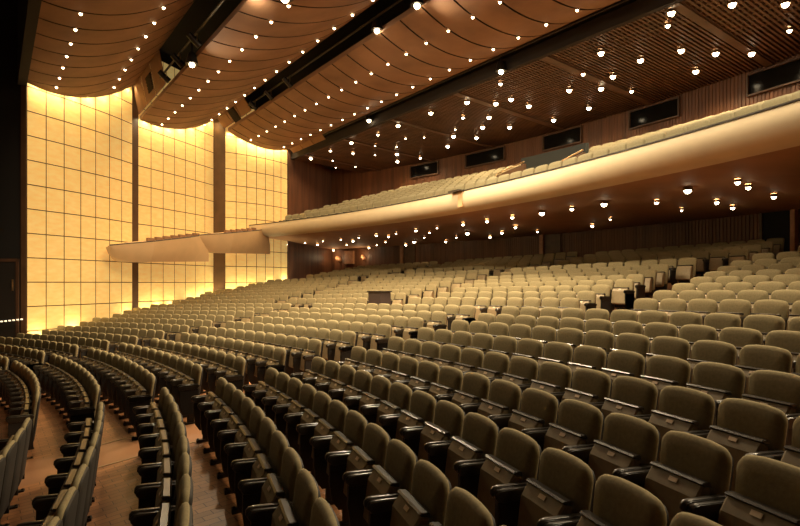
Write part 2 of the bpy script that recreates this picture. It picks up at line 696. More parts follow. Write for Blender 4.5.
def rear_xh(yh):
    # xh on the rear wall circle for this yh
    cbx, cby = H(*CB)
    return cbx + math.sqrt(max(1, (RW + 0.1) ** 2 - (yh - cby) ** 2))


def grille():
    mb = MB()
    yh = -16.0
    i = 0
    while yh < 18.2:
        x1 = min(rear_xh(yh), 54)
        w = 0.032
        heavy = (i % 32 == 0)
        if heavy:
            w = 0.12
        dep = 0.18 if heavy else 0.09
        vs = []
        N = 5
        for s in range(N + 1):
            xh = DX0 + (x1 - DX0) * s / N
            z = grille_z(xh)
            for dy, dz in ((-w, 0), (w, 0), (w, dep), (-w, dep)):
                X, Y = W(xh, yh + dy)
                vs.append((X, Y, z + dz - (0.06 if heavy else 0)))
        fs = [(0, 1, 2, 3), (4 * N, 4 * N + 3, 4 * N + 2, 4 * N + 1)]
        for s in range(N):
            for q in range(4):
                fs.append((4 * s + q, 4 * s + (q + 1) % 4, 4 * s + 4 + (q + 1) % 4, 4 * s + 4 + q))
        mb.add(vs, fs, 1 if heavy else 0)
        yh += 0.128
        i += 1
    # egg-crate cross pieces near the front edge, in alternate panels
    for c in range(8):
        ya, yb_ = -16 + c * 32 * 0.128, -16 + (c + 1) * 32 * 0.128
        if c % 2 == 0:
            rng = [DX0 + 0.2 + 0.26 * q for q in range(11)]
        else:
            rng = [DX0 + 0.2 + 0.26 * q for q in range(5)]
        yb2 = min(yb_, 17.9)
        for xh in rng:
            z = grille_z(xh)
            P = [W(xh, ya), W(xh + 0.06, ya), W(xh + 0.06, yb2), W(xh, yb2)]
            vs = [(p[0], p[1], z + dz) for dz in (0.01, 0.1) for p in P]
            mb.add(vs, [(0, 1, 2, 3), (4, 5, 6, 7), (0, 1, 5, 4), (1, 2, 6, 5), (2, 3, 7, 6), (3, 0, 4, 7)], 0)
    # front nosing, coloured plenum black to read as the shaded slot
    P = [W(DX0 - 0.14, -18), W(DX0 + 0.02, -18), W(DX0 + 0.02, 18.2), W(DX0 - 0.14, 18.2)]
    vs = [(p[0], p[1], ZC + DZ0 + dz) for dz in (-0.07, 0.35) for p in P]
    mb.add(vs, [(0, 1, 2, 3), (4, 5, 6, 7), (0, 1, 5, 4), (1, 2, 6, 5), (2, 3, 7, 6), (3, 0, 4, 7)], 2)
    # dark board above the slats
    P = [W(DX0 - 0.1, -20), W(60, -20), W(60, 22), W(DX0 - 0.1, 22)]
    vs = [(p[0], p[1], grille_z(DX0 if q in (0, 3) else 60) + 0.45) for q, p in enumerate(P)]
    mb.add(vs, [(0, 1, 2, 3)], 2)
    o = mb.build('ceiling_grille', [M['slat'], M['darkwood'], M['plenum']])
    tag(o, 'dark slatted ceiling over the balcony', 'ceiling', kind='structure')


grille()
mb = MB()
P = [W(8, -30), W(62, -30), W(62, 26), W(8, 26)]
mb.add([(p[0], p[1], 12.4) for p in P], [(0, 1, 2, 3)])
tag(mb.build('ceiling', [M['plenum']]), kind='structure')


def gap_stuff(b, c, idx):
    """brown closure between two shells next to the wall, and dark ducts further out"""
    x1, z1 = BANDS[b][2], BANDS[b][3]
    if c:
        x2, z2 = BANDS[c][0], BANDS[c][1]
    else:
        x2, z2 = DX0 - 0.14, DZ0
    yw = wall_yh((x1 + x2) / 2) - 0.1
    mb = MB()
    ya = yw - (4.6 if idx == 0 else 3.8)
    # plates stepping from the rear rim of one shell down to the front rim of the next
    for j in range(3):
        u0, u1 = ya + (yw - ya) * j / 3 + 0.03, ya + (yw - ya) * (j + 1) / 3 - 0.03
        P = [(x1 + 0.02, z1 + 0.12), (x2 - 0.02, z2 + 0.22)]
        vs = []
        for yh in (u0, u1):
            for xh, z in P:
                X, Y = W(xh, yh)
                vs += [(X, Y, ZC + z), (X, Y, ZC + z + 0.05)]
        mb.add(vs, [(0, 2, 6, 4), (1, 3, 7, 5), (0, 1, 5, 4), (2, 3, 7, 6), (0, 1, 3, 2), (4, 5, 7, 6)], 0)
    o = mb.build('trim_%d' % (6 + idx), [M['closure']])
    tag(o, kind='structure')
    return ya, x1, z1, x2, z2


GAPS = [gap_stuff('A', 'B', 0), gap_stuff('B', 'C', 1), gap_stuff('C', None, 2)]

# ------------------------------------------------------------------ BALCONY
zb = ZC + 2.9
ab0 = angb(*ray_circle(254, RB)) + 0.004
ab1 = math.radians(-6)
NB = 90
ANG = [ab0 + 0.14 + (ab1 - ab0 - 0.14) * i / NB for i in range(NB + 1)]


def sweep(profile, mi=0, mb=None, angs=ANG, closed=True):
    mb = mb or MB()
    rows = [[(*pb(RB + r, a), ZC + z) for r, z in profile] for a in angs]
    mb.strip(rows, mi, closed)
    n = len(profile)
    if closed:
        o = len(mb.v) - len(rows) * n
        for base, rev in ((o, False), (o + (len(rows) - 1) * n, True)):
            f = tuple(range(base, base + n))
            mb.f.append(f[::-1] if rev else f)
            mb.m.append(mi)
    return mb


balc = empty('balcony', (*pb(RB, angb(4.0, 16.0)), zb - 1))
tag(balc, 'curved balcony with smooth cream fascia under the slatted ceiling', 'balcony', kind='structure')


def kid(mb, name, m, smooth=False):
    o = mb.build(name, m, None, smooth)
    o.parent = balc
    o.matrix_parent_inverse = Matrix.Translation(-Vector(balc.location))
    return o


fas = [(0.10, 2.93), (0.0, 2.93), (-0.035, 2.80), (-0.035, 2.66), (0.0, 2.54), (0.07, 2.45), (0.18, 2.39), (0.34, 2.36),
       (0.60, 2.35), (0.60, 2.42), (0.30, 2.46), (0.16, 2.55), (0.10, 2.70)]
kid(sweep(fas), 'fascia', [M['cream']], True)
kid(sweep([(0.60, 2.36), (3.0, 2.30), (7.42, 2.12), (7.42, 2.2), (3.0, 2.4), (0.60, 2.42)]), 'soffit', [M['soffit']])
kid(sweep([(-0.02, 2.935), (0.12, 2.935), (0.12, 2.965), (-0.02, 2.965)]), 'handrail', [M['rail']])
deck = [(0.12, 2.52)]
NROW, BP = 7, 0.92
for j in range(NROW):
    z = 2.52 + 0.30 * j
    r = 0.9 + BP * j
    deck += [(r - BP + 0.3 if j else 0.12, z), (r + 0.3, z)]
deck += [(7.42, 2.52 + 0.3 * 6), (7.42, 2.2), (3.0, 2.42), (0.6, 2.43)]
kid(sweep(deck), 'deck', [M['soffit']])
# the open joint in the fascia, with its little shelf
aj = angb(*ray_circle(461, RB))
Tj = Matrix.Translation((*pb(RB, aj), ZC)) @ Matrix.Rotation(aj + math.pi, 4, 'Z')
mb = MB()
mb.box(-0.02, 0.05, -0.11, 0.11, 2.44, 2.94, 0, Tj, c=0.01)
kid(mb, 'joint_cover', [M['tanplaster']])
mb = MB()
mb.box(-0.05, 0.22, -0.42, 0.16, 2.93, 2.975, 0, Tj, c=0.01)
kid(mb, 'shelf', [M['rail']])

# ------------------------------------------------------------------ stepped side boxes towards the stage


def side_box(tip, end, ztip, zend, hgt, depth, label):
    """a slip box: bowed dark tip towards the stage, flat cream face, rising to the rear"""
    a, b = Vector(tip), Vector(end)
    d = (b - a)
    L = d.length
    d.normalize()
    n = Vector((d.y, -d.x))          # towards the room
    root = empty('side_box', (a.x, a.y, ZC + ztip - hgt), 0)
    tag(root, label, 'balcony box', 'cream side boxes stepping down the glowing wall', 'structure')
    base = Vector((a.x, a.y, ZC + ztip - hgt))

    def P(s, off, z):
        q = a + d * (s * L) + n * off
        return (q.x - base.x, q.y - base.y, ZC + z - base.z)
    # hull sections along the length: the tip turns towards the wall and bows up, the rear end folds back
    secs = []
    ss = [0, 0.015, 0.04, 0.08, 0.13, 0.19, 0.25, 0.30, 0.301, 0.5, 0.72, 0.86, 1.0]
    for s in ss:
        t = min(1, s / 0.30)
        bow = math.sqrt(max(0, 1 - (1 - t) ** 2))
        top = ztip + (zend - ztip) * s
        bot = top - 0.06 - (hgt - 0.06) * bow - (zend - ztip) * 0.75 * max(0, s - 0.3)
        prot = 0.0 + 0.70 * t
        fold = max(0, (s - 0.72) / 0.28)
        dp = depth * (0.10 + 0.9 * t)
        row = [P(s, -dp, top), P(s, prot - 0.42 * fold, top)]
        for q in range(1, 6):
            e = q / 5
            row.append(P(s, prot - 0.42 * fold * (1 - e) - 0.22 * e ** 2.5, top + (bot - top) * e))
        row.append(P(s, -dp, bot + 0.04))
        secs.append(row)
    mb = MB()
    mb.strip(secs, 0, True)
    k = len(secs[0])
    mb.f.append(tuple(range(k)))
    mb.m.append(0)
    o = len(mb.v) - k
    mb.f.append(tuple(range(o, o + k))[::-1])
    mb.m.append(0)
    mb.build('hull', [M['tanplaster']], root, True, 14)
    mb = MB()
    mb.tube([P(s, -0.03 + 0.70 * min(1, s / 0.3) - 0.42 * max(0, (s - 0.72) / 0.28), ztip + (zend - ztip) * s + 0.02) for s in (0, 0.15, 0.3, 0.5, 0.72, 0.86, 1)], 0.025)
    mb.build('handrail', [M['rail']], root)
    mb = MB()
    for s0 in np.linspace(0.36, 0.9, 7):
        z = ztip + (zend - ztip) * s0 + 0.02
        c = [P(s0, 0.1, z), P(s0 + 0.07, 0.1, z), P(s0 + 0.07, -0.02, z), P(s0, -0.02, z)]
        mb.add([*c, *[(x, y, w + 0.13) for x, y, w in c]],
               [(0, 1, 2, 3), (4, 5, 6, 7), (0, 1, 5, 4), (1, 2, 6, 5), (2, 3, 7, 6), (3, 0, 4, 7)])
    mb.build('parapet_pad', [M['closure']], root)


def ray(x, Y):
    return ((x - 400) / F * Y, Y)


side_box(ray(110, 21.2), ray(200, 25.6), 1.38, 2.12, 0.78, 1.0, 'lower cream side box, closest to the stage, bowed underside')
side_box(ray(199, 24.9), ray(262, 29.6), 2.06, 2.75, 0.90, 1.0, 'upper cream side box joining the end of the balcony')

# ------------------------------------------------------------------ booth windows and openings on the rear wall


def wall_frame(x):
    X, Y = ray_circle(x, RW - 0.04)
    a = angb(X, Y)
    return Matrix.Translation((X, Y, 0)) @ Matrix.Rotation(a - math.pi / 2 + math.pi, 4, 'Z'), Y


for i, (xa, xb, yc, hp) in enumerate([(411, 438, 169, 11), (466, 504, 156.0, 12.5), (544, 581, 138.5, 14), (630, 678, 113.0, 16), (748, 812, 75, 21)]):
    (X0, Y0), (X1, Y1) = ray_circle(xa, RW - 0.04), ray_circle(xb, RW - 0.04)
    w = math.hypot(X1 - X0, Y1 - Y0)
    T, Y = wall_frame((xa + xb) / 2)
    hz = 0.60
    zc_ = ZC + 6.13
    root = empty('window_%d' % (i + 1), T.translation + Vector((0, 0, zc_ - hz / 2)), T.to_euler().z)
    tag(root, '%s dark projection booth window along the rear wall, counting from the far side' % ordw(i + 1), 'window', 'projection booth windows', 'structure')
    mb = MB()
    mb.box(-w / 2, w / 2, 0.0, 0.02, 0, hz)
    mb.build('pane', [M['glass']], root)
    mb = MB()
    for c in ((-w / 2 - 0.05, -w / 2, 0, hz), (w / 2, w / 2 + 0.05, 0, hz), (-w / 2 - 0.05, w / 2 + 0.05, hz, hz + 0.05), (-w / 2 - 0.05, w / 2 + 0.05, -0.05, 0)):
        mb.box(c[0], c[1], -0.02, 0.09, c[2], c[3])
    mb.build('window_frame', [M['darkwood']], root)


def rear_z(px, py, R=RW):
    X, Y = ray_circle(px, R)
    return ZC + (HOR - py) / F * Y


# door to the right, black sheet for its shaded opening, jamb lit by its colour
T, Y = wall_frame(778)
root = empty('door_2', T.translation + Vector((0, 0, rear_z(778, 262))), T.to_euler().z)
tag(root, 'dark rear doorway with one reddish lit jamb, near the frame edge', 'door', kind='structure')
mb = MB()
mb.box(-0.42, 0.42, 0.0, 0.03, 0, rear_z(778, 209) - rear_z(778, 262))
mb.build('opening', [M['black']], root)  # black sheet put in for the shade inside the doorway
hh = rear_z(778, 209) - rear_z(778, 262)
mb = MB()
mb.box(-0.55, -0.42, -0.02, 0.14, 0, hh)
mb.build('jamb', [M['dooredge']], root)
mb = MB()
mb.box(0.42, 0.5, -0.02, 0.10, 0, hh)
mb.box(-0.55, 0.5, -0.02, 0.10, hh, hh + 0.08)
mb.build('door_frame', [M['darkwood']], root)

# two doors, the light on their edges put into a paler timber
for i, (px, top, bot, w) in enumerate([(543.5, 235, 268, 0.95), (403, 241, 270, 0.95)]):
    T, Y = wall_frame(px)
    z0, z1 = rear_z(px, bot), rear_z(px, top)
    root = empty('door_%d' % (3 + i), T.translation + Vector((0, 0, z0)), T.to_euler().z)
    tag(root, ['rear timber door with bright edge below the middle of the balcony', 'rear timber door with pale edge near the lamp cluster'][i], 'door', kind='structure')
    mb = MB()
    mb.box(-w, -0.08, 0.0, 0.05, 0, z1 - z0, c=0.01)
    mb.build('door_leaf', [M['darkwood']], root)
    mb = MB()
    mb.box(-0.08, 0.10, 0.0, 0.16, 0, z1 - z0, c=0.01)
    tag(mb.build('jamb', [M['dooredge']], root), 'bright timber door jamb')

# lit timber panel with two shell-shaped wall lamps
T, Y = wall_frame(350)
z0, z1 = rear_z(350, 264), rear_z(350, 251)
root = empty('wall_panel', T.translation + Vector((0, 0, z0)), T.to_euler().z)
tag(root, 'lit upright timber panel on the far rear wall between two shell lamps', 'panel', kind='structure')
mb = MB()
mb.box(-0.38, 0.34, 0.0, 0.14, 0, z1 - z0, c=0.01)
mb.build('board', [M['dooredge']], root)
for i, (px, py, wpx) in enumerate([(339, 259, 9), (364, 257.5, 7)]):
    T, Y = wall_frame(px)
    root = empty('wall_lamp', T.translation + Vector((0, 0, rear_z(px, py))), T.to_euler().z)
    tag(root, ['shell-shaped wall lamp on the stage side of the lit timber panel', 'shell-shaped wall lamp right of the lit timber panel'][i], 'lamp', 'shell wall lamps')
    mb = MB()
    w = wpx / F * Y / 2
    rows = []
    for q in range(9):
        t = -1 + 2 * q / 8
        hw = math.sqrt(max(0.0, 1 - t * t))
        rows.append([(t * w, 0.02 + 0.16 * hw * math.sin(e), (0.16 * hw) * math.cos(e) + t * 0.10) for e in np.linspace(0, math.pi, 7)])
    mb.strip(rows)
    mb.build('shade', [M['dooredge']], root, True)
    li = bpy.data.lights.new('bulb_light', 'POINT')
    li.energy = 14
    li.color = WARM
    li.shadow_soft_size = 0.05
    lo = link('bulb_light', li, root)
    lo.location = (0, 0.42, 0.1)

# dark booth in the balcony with stair parapet and brass rail
xa, xb = 521, 586
R_b = RB + 2.6
A0, A1 = angb(*ray_circle(xa, R_b)), angb(*ray_circle(xb, R_b))
root = empty('balcony_entrance', (*pb(R_b, (A0 + A1) / 2), ZC + 2.5))
tag(root, 'dark green walled stair entrance in the balcony with sloping timber parapet', 'stair entrance')


def loc(p):
    return (p[0] - root.location.x, p[1] - root.location.y, p[2] - root.location.z)


Ym = ray_circle(553, R_b)[1]
zt0, zt1 = (HOR - 158.5) / F * ray_circle(xa, R_b)[1], (HOR - 142.5) / F * ray_circle(xb, R_b)[1]
rows = []
for q in range(7):
    a = A0 + (A1 - A0) * q / 6
    zt = zt0 + (zt1 - zt0) * q / 6
    rows.append([loc((*pb(R_b, a), ZC + 2.6)), loc((*pb(R_b, a), ZC + zt)), loc((*pb(R_b + 0.12, a), ZC + zt)), loc((*pb(R_b + 0.12, a), ZC + 2.6))])
mb = MB()
mb.strip(rows, 0, True)
mb.f += [(0, 1, 2, 3), (24, 27, 26, 25)]
mb.m += [0, 0]
mb.build('back_wall', [M['green']], root)
# sloping timber parapets in front of it, each with a brass rail
for pa, pb_, ya, yb_ in ((556, 583, 166, 152), (496, 524, 176, 163.5)):
    rows = []
    for q in range(5):
        px = pa + (pb_ - pa) * q / 4
        X, Y = ray_circle(px, R_b - 0.6)
        a = angb(X, Y)
        zt = (HOR - (ya + (yb_ - ya) * q / 4)) / F * Y
        rows.append([loc((*pb(R_b - 0.6, a), ZC + 2.6)), loc((*pb(R_b - 0.6, a), ZC + zt)), loc((*pb(R_b - 0.5, a), ZC + zt)), loc((*pb(R_b - 0.5, a), ZC + 2.6))])
    mb = MB()
    mb.strip(rows, 0, True)
    mb.f += [(0, 1, 2, 3), (16, 19, 18, 17)]
    mb.m += [0, 0]
    mb.build('parapet', [M['pilaster']], root)
    mb = MB()
    pts = [Vector(r[1]) + Vector((0, 0, 0.06)) for r in rows]
    mb.tube([tuple(pts[0] - Vector((0, 0, 0.30)))] + [tuple(p) for p in pts], 0.025)
    mb.build('handrail', [M['brassrail']], root)

# ------------------------------------------------------------------ SEATS
def back_rows(zb_, zt, wb, wt, layers, rec, n_c=5, rt=0.075):
    """rounded, domed backrest: rings of an outline at several depths"""
    def outline(ins):
        pts = []
        rb = 0.03
        wb2, wt2 = wb / 2 - ins, wt / 2 - ins
        z0, z1 = zb_ + ins, zt - ins
        rt2, rb2 = max(0.02, rt - ins), max(0.01, rb - ins * 0.4)
        for q in range(3):
            e = math.pi * 1.5 + q / 2 * math.pi / 2
            pts.append((wb2 - rb2 + rb2 * math.cos(e), z0 + rb2 + rb2 * math.sin(e)))
        dome = 0.011
        for q in range(n_c):
            e = q / (n_c - 1) * math.pi / 2
            pts.append((wt2 - rt2 + rt2 * math.cos(e), z1 - dome - rt2 + rt2 * math.sin(e)))
        for t in (0.6, 0.2, -0.2, -0.6):
            x = t * (wt2 - rt2)
            pts.append((x, z1 - dome * (x / wt2) ** 2))
        for q in range(n_c):
            e = math.pi / 2 + q / (n_c - 1) * math.pi / 2
            pts.append((-wt2 + rt2 + rt2 * math.cos(e), z1 - dome - rt2 + rt2 * math.sin(e)))
        for q in range(3):
            e = math.pi + q / 2 * math.pi / 2
            pts.append((-wb2 + rb2 + rb2 * math.cos(e), z0 + rb2 + rb2 * math.sin(e)))
        return pts
    rings = []
    for ins, u in layers:
        # slight wrap: the sides come forward
        rings.append([(u + (zt - z) * rec + 0.10 * y * y * 1.0, y, z) for y, z in outline(ins)])
    return rings


def backrest_mb(lay=None, n_c=5, mi=0):
    mb = MB()
    lay = lay or [(0.17, 0.044), (0.09, 0.041), (0.035, 0.033), (0.008, 0.018), (0.0, 0.0), (0.004, -0.014), (0.016, -0.022), (0.05, -0.024)]
    rings = back_rows(0.34, CH, 0.475, 0.508, lay, 0.13, n_c, 0.088 if n_c > 3 else 0.05)
    mb.strip(rings, mi, True)
    n = len(rings[0])
    o = len(mb.v) - n
    mb.f.append(tuple(range(n)))
    mb.m.append(mi)
    mb.f.append(tuple(range(o, o + n))[::-1])
    mb.m.append(mi)
    return mb


# seat folded up against the back: its underside faces the stage
PAN = [(0.105, 0.630), (0.155, 0.644), (0.205, 0.574), (0.240, 0.30), (0.190, 0.272), (0.125, 0.29)]
LIP = [(0.098, 0.627), (0.098, 0.650), (0.112, 0.660), (0.154, 0.664), (0.168, 0.654), (0.157, 0.640), (0.108, 0.630)]
ARM = [(x, z + 0.022) for x, z in ((0.05, 0.545), (0.05, 0.572), (0.08, 0.580), (0.31, 0.584), (0.345, 0.578), (0.362, 0.560), (0.364, 0.538), (0.345, 0.512), (0.31, 0.506), (0.08, 0.516))]
SIDE = [(0.05, 0.14), (0.26, 0.14), (0.315, 0.22), (0.335, 0.36), (0.332, 0.535), (0.05, 0.54)]


def shell_mb(mi=0):
    mb = MB()
    rings = back_rows(0.20, CH - 0.022, 0.465, 0.490, [(0.05, -0.012), (0.0, -0.012), (0.004, -0.034), (0.03, -0.042), (0.10, -0.044)], 0.13, 4)
    mb.strip(rings, mi, True)
    n = len(rings[0])
    mb.f.append(tuple(range(n))); mb.m.append(mi)
    mb.f.append(tuple(range(len(mb.v) - n, len(mb.v)))[::-1]); mb.m.append(mi)
    return mb


def cushion_mb(mi=0):
    mb = MB()
    mb.prism(PAN, -0.200, 0.200, 0.016, mi)
    return mb


def lip_mb(mi=0):
    mb = MB()
    mb.prism(LIP, -0.206, 0.206, 0.008, mi)
    return mb


def plate_mb():
    # lies on the sloping band just below the lip
    mb = MB()
    a, b = Vector((0.155, 0, 0.644)), Vector((0.205, 0, 0.574))
    d = (b - a).normalized()
    n = Vector((-d.z, 0, d.x))
    if n.x < 0:
        n = -n
    p0, p1 = a + d * 0.018 + n * 0.002, a + d * 0.046 + n * 0.002
    vs = []
    for off in (0, 0.004):
        for y, p in ((-0.032, p0), (0.032, p0), (0.032, p1), (-0.032, p1)):
            q = p + n * off
            vs.append((q.x, y, q.z))
    mb.add(vs, [(0, 1, 2, 3), (4, 5, 6, 7), (0, 1, 5, 4), (1, 2, 6, 5), (2, 3, 7, 6), (3, 0, 4, 7)], 0)
    return mb


def arm_mb(v, mi=0):
    mb = MB()
    mb.prism(ARM, v - 0.034, v + 0.002, 0.008, mi)
    mb.prism([(x - 0.012, z - 0.012) for x, z in ARM], v + 0.000, v + 0.034, 0.008, mi)
    return mb


def side_mb(v, mi=0):
    mb = MB()
    mb.prism(SIDE, v - 0.020, v + 0.020, 0.004, mi)
    return mb


def leg_mb(v, mi=0):
    mb = MB()
    mb.box(0.12, 0.22, v - 0.016, v + 0.016, -0.02, 0.16, mi)
    mb.box(0.05, 0.30, v - 0.035, v + 0.035, -0.02, 0.018, mi)
    mb.cyl(0.07, v, 0.018, 0.032, 0.012, n=8, mi=mi)
    mb.cyl(0.28, v, 0.018, 0.032, 0.012, n=8, mi=mi)
    return mb


def make_seat():
    r = empty('theatre_seat')
    backrest_mb().build('backrest', [M['fabric']], r, True)
    tag(shell_mb().build('back_shell', [M['shell']], r, True), 'black rear shell of the backrest')
    c = cushion_mb().build('folded_seat', [M['pan']], r)
    lip_mb().build('front_edge', [M['vinyl']], c)
    plate_mb().build('number_plate', [M['plate']], c)
    arm_mb(-SEATW / 2).build('armrest', [M['vinyl']], r, True)
    side_mb(-SEATW / 2).build('side_panel', [M['side']], r)
    leg_mb(-SEATW / 2).build('leg', [M['metal']], r)
    return r


PROTO = make_seat()
END = {n: f(SEATW / 2).mesh(n + '_end', [M[m]], n == 'armrest') for n, f, m in
       (('armrest', arm_mb, 'vinyl'), ('side_panel', side_mb, 'side'), ('leg', leg_mb, 'metal'))}


def copy_tree(o, parent=None):
    c = o.copy()
    COL.objects.link(c)
    c.parent = parent
    for ch in list(o.children):
        copy_tree(ch, c)
    return c


# where every seat stands: blocks bounded by gangways running front to back
A1N = [-3.9, -3.85, -3.79, -3.80, -3.73, -3.756, -3.68, -3.66, -3.51, -3.58, -3.49, -3.41, -5.57, -5.50, -5.46, -5.44, -5.35, -5.27, -5.21, -5.38]
A1L = [-1.85, -2.25, -2.29, -2.05, -1.98, -1.97, -1.88, -1.88, -2.02, -2.11, -1.95, -2.04, -3.75, -3.60, -3.44, -3.56, -3.37, -3.24, -3.14, -3.50]
seats = []          # (key, row, block, ordinal, x, y, z, rz, last?)


def visible(x, y, z, mx=45, my=70):
    if y < 0.9:
        return False
    px, py = 400 + F * x / y, HOR - F * (z + 0.5 - ZC) / y
    m = 0.35 * F / y
    return -m < px < 800 + m and py < 526 + 1.1 * F / y * 0.45


def run(row, blk, start, stop, sgn):
    """seats from the gangway edge at yh=start towards yh=stop"""
    R = RK[row]
    th = math.asin(start / R)
    i = 0
    while True:
        t = th + sgn * i * SEATW / R
        yh = R * math.sin(t)
        if sgn * (yh - stop) > 0:
            break
        xh = R * math.cos(t)
        x, y = W(xh, yh)
        if yh < wall_yh(xh) - 0.42 or xh < 27.2:
            seats.append([row, blk, i + 1, x, y, floor_z(row, x), t + YAW + math.pi, False])
        i += 1
    if seats:
        pass


for k in range(20):
    a2 = 4.2 + 0.18 * (k - 3)
    run(k, 'near', A1N[k], -16, -1)
    if k < 12:
        run(k, 'centre', A1L[k], a2 - 0.55, 1)
        run(k, 'wall', a2 + 0.6, 17.5, 1)
    else:
        j = k - 12
        a3 = 1.85 + 0.12 * j
        run(k, 'centre', A1L[k], a3 - 0.1, 1)
        a2r = 8.3 + 0.25 * j
        run(k, 'inner', a3 + 1.35, a2r, 1)
        run(k, 'wall', a2r + 1.1, 17.5, 1)
for k in range(20, 25):
    run(k, 'near', -5.6, -12, -1)
    run(k, 'centre', -3.9, 2.6, 1)
    run(k, 'inner', 4.0, 10.4, 1)
    run(k, 'wall', 11.6, 16.5, 1)

# the sound desk takes the place of two seats behind the cross aisle
DESK = None


def img(x, y, z):
    return 400 + F * x / y, HOR - F * (z - ZC) / y


keep = []
for s in seats:
    if not visible(s[3], s[4], s[5]):
        continue
    px, py = img(s[3], s[4], s[5] + CH)
    if s[0] == 12 and 372 < px < 393:
        DESK = s if DESK is None else DESK
        continue
    keep.append(s)
seats = keep
seats.sort(key=lambda s: s[4])
# a row's end seat at the gangway carries a second armrest
hero, rest = seats[:300], seats[300:]
BLK = {'near': 'block in front of the camera', 'centre': 'centre block past the aisle', 'wall': 'block along the glowing wall',
       'inner': 'block'}
first = True
for s in sorted(hero, key=lambda s: (s[0], s[1], s[2])):
    row, blk, i, x, y, z, rz, _ = s
    if first:
        o = PROTO
        first = False
    else:
        o = copy_tree(PROTO)
    o.location = (x, y, z)
    o.rotation_euler = (0, 0, rz)
    where = {'near': 'nearer block', 'centre': 'block past aisle', 'wall': 'block by gold wall', 'inner': 'inner block'}[blk]
    rw = 'front row' if row == 0 else '%s row from stage' % ordw(row + 1)
    if i == 1:
        lab = 'olive folding seat at the aisle end, %s, %s' % (rw, where)
    else:
        lab = 'olive folding seat, %s from the aisle, %s, %s' % (ordw(i), rw, where)
    tag(o, lab, 'seat', 'olive theatre seats in curved rows')
    # local +Y points along the row: the end standard at the open side
    if i == 1 and blk == 'near':
        pass
    if i == 1 and blk != 'near':
        for n, me in END.items():
            link(n, me, o)

# every further seat, as one mass
mb = MB()
proto = MB()
bk = backrest_mb([(0.07, 0.040), (0.012, 0.028), (0.0, 0.0), (0.02, -0.024)], 3, 0)
for f, g in ((bk, None), (shell_mb(3), None), (cushion_mb(1), None), (lip_mb(2), None), (arm_mb(-SEATW / 2, 2), None), (side_mb(-SEATW / 2, 3), None), (leg_mb(-SEATW / 2, 3), None)):
    o = len(proto.v)
    proto.v += f.v
    proto.f += [tuple(i + o for i in q) for q in f.f]
    proto.m += f.m
pv = np.array(proto.v)
for s in rest:
    c, sn = math.cos(s[6]), math.sin(s[6])
    v = np.stack([pv[:, 0] * c - pv[:, 1] * sn + s[3], pv[:, 0] * sn + pv[:, 1] * c + s[4], pv[:, 2] + s[5]], 1)
    o = len(mb.v)
    mb.v += [tuple(p) for p in v.tolist()]
    mb.f += [tuple(i + o for i in q) for q in proto.f]
    mb.m += proto.m
ms = mb.build('theatre_seats', [M['fabric'], M['pan'], M['vinyl'], M['side']], None, True)
tag(ms, 'further rows of olive theatre seats rising towards the balcony', 'seat', 'olive theatre seats in curved rows', 'stuff')

if DESK:
    row, blk, i, x, y, z, rz, _ = DESK
    root = empty('sound_desk', (x, y, z), rz)
    tag(root, 'small dark mixing desk standing among the seats of the middle rows', 'desk')
    mb = MB()
    mb.box(0.0, 0.40, -0.30, 0.30, 0.12, 1.02, c=0.015)
    mb.build('cabinet', [M['desk']], root)
    mb = MB()
    mb.box(-0.03, 0.43, -0.33, 0.33, 1.02, 1.06, c=0.008)
    mb.build('top', [M['vinyl']], root)
    for sx in (0.05, 0.35):
        for sy in (-0.26, 0.26):
            mb = MB()
            mb.box(sx - 0.025, sx + 0.025, sy - 0.025, sy + 0.025, 0, 0.12)
            mb.build('leg', [M['metal']], root)

# balcony seats: too small to show their parts
bm1 = MB()
lay = [(0.10, 0.045), (0.02, 0.030), (0.0, 0.0), (0.03, -0.048)]
rg = back_rows(0.30, 0.88, 0.50, 0.525, lay, 0.17, 4)
bm1.strip(rg, 0, True)
n = len(rg[0])
bm1.f.append(tuple(range(n)))
bm1.m.append(0)
bm1.f.append(tuple(range(len(bm1.v) - n, len(bm1.v)))[::-1])
bm1.m.append(0)
bm1.prism([(0.13, 0.62), (0.2, 0.63), (0.25, 0.58), (0.27, 0.3), (0.15, 0.3)], -0.22, 0.22, 0.01, 0)
bm1.box(0.05, 0.40, -0.285, -0.25, 0.0, 0.58, 1)
BME = bm1.mesh('balcony_seat', [M['balcseat'], M['side']], True)
ROWN = ['front row', 'second row', 'third row', 'fourth row', 'fifth row', 'sixth row', 'last row']
BW = 0.555
for j in range(NROW):
    R = RB + 0.9 + BP * j
    xs = 289 + 19 * j
    a = angb(*ray_circle(xs, R))
    z = ZC + 2.52 + 0.30 * j
    i = 1
    while True:
        X, Y = pb(R, a)
        px, py = img(X, Y, z + 0.8)
        if px > 815:
            break
        if not (1 <= j <= 3 and 492 < px < 590):
            o = link('gallery_chair', BME)
            o.location = (X, Y, z)
            o.rotation_euler = (0, 0, a + math.pi)
            tag(o, 'pale balcony seat, %s from the gold wall, %s above the cream fascia' % (ordw(i), ROWN[j]), 'balcony seat', 'balcony seats above the cream fascia')
        i += 1
        a -= BW / R

# ------------------------------------------------------------------ LAMPS


def spot(parent, energy, loc, aim, angle=130, blend=0.8, size=0.06, col=WARM):
    li = bpy.data.lights.new('lamp_light', 'SPOT')
    li.energy = energy
    li.color = col
    li.spot_size = math.radians(angle)
    li.spot_blend = blend
    li.shadow_soft_size = size
    o = link('lamp_light', li, parent)
    o.location = loc
    o.rotation_euler = Vector(aim).to_track_quat('-Z', 'Y').to_euler()
    return o


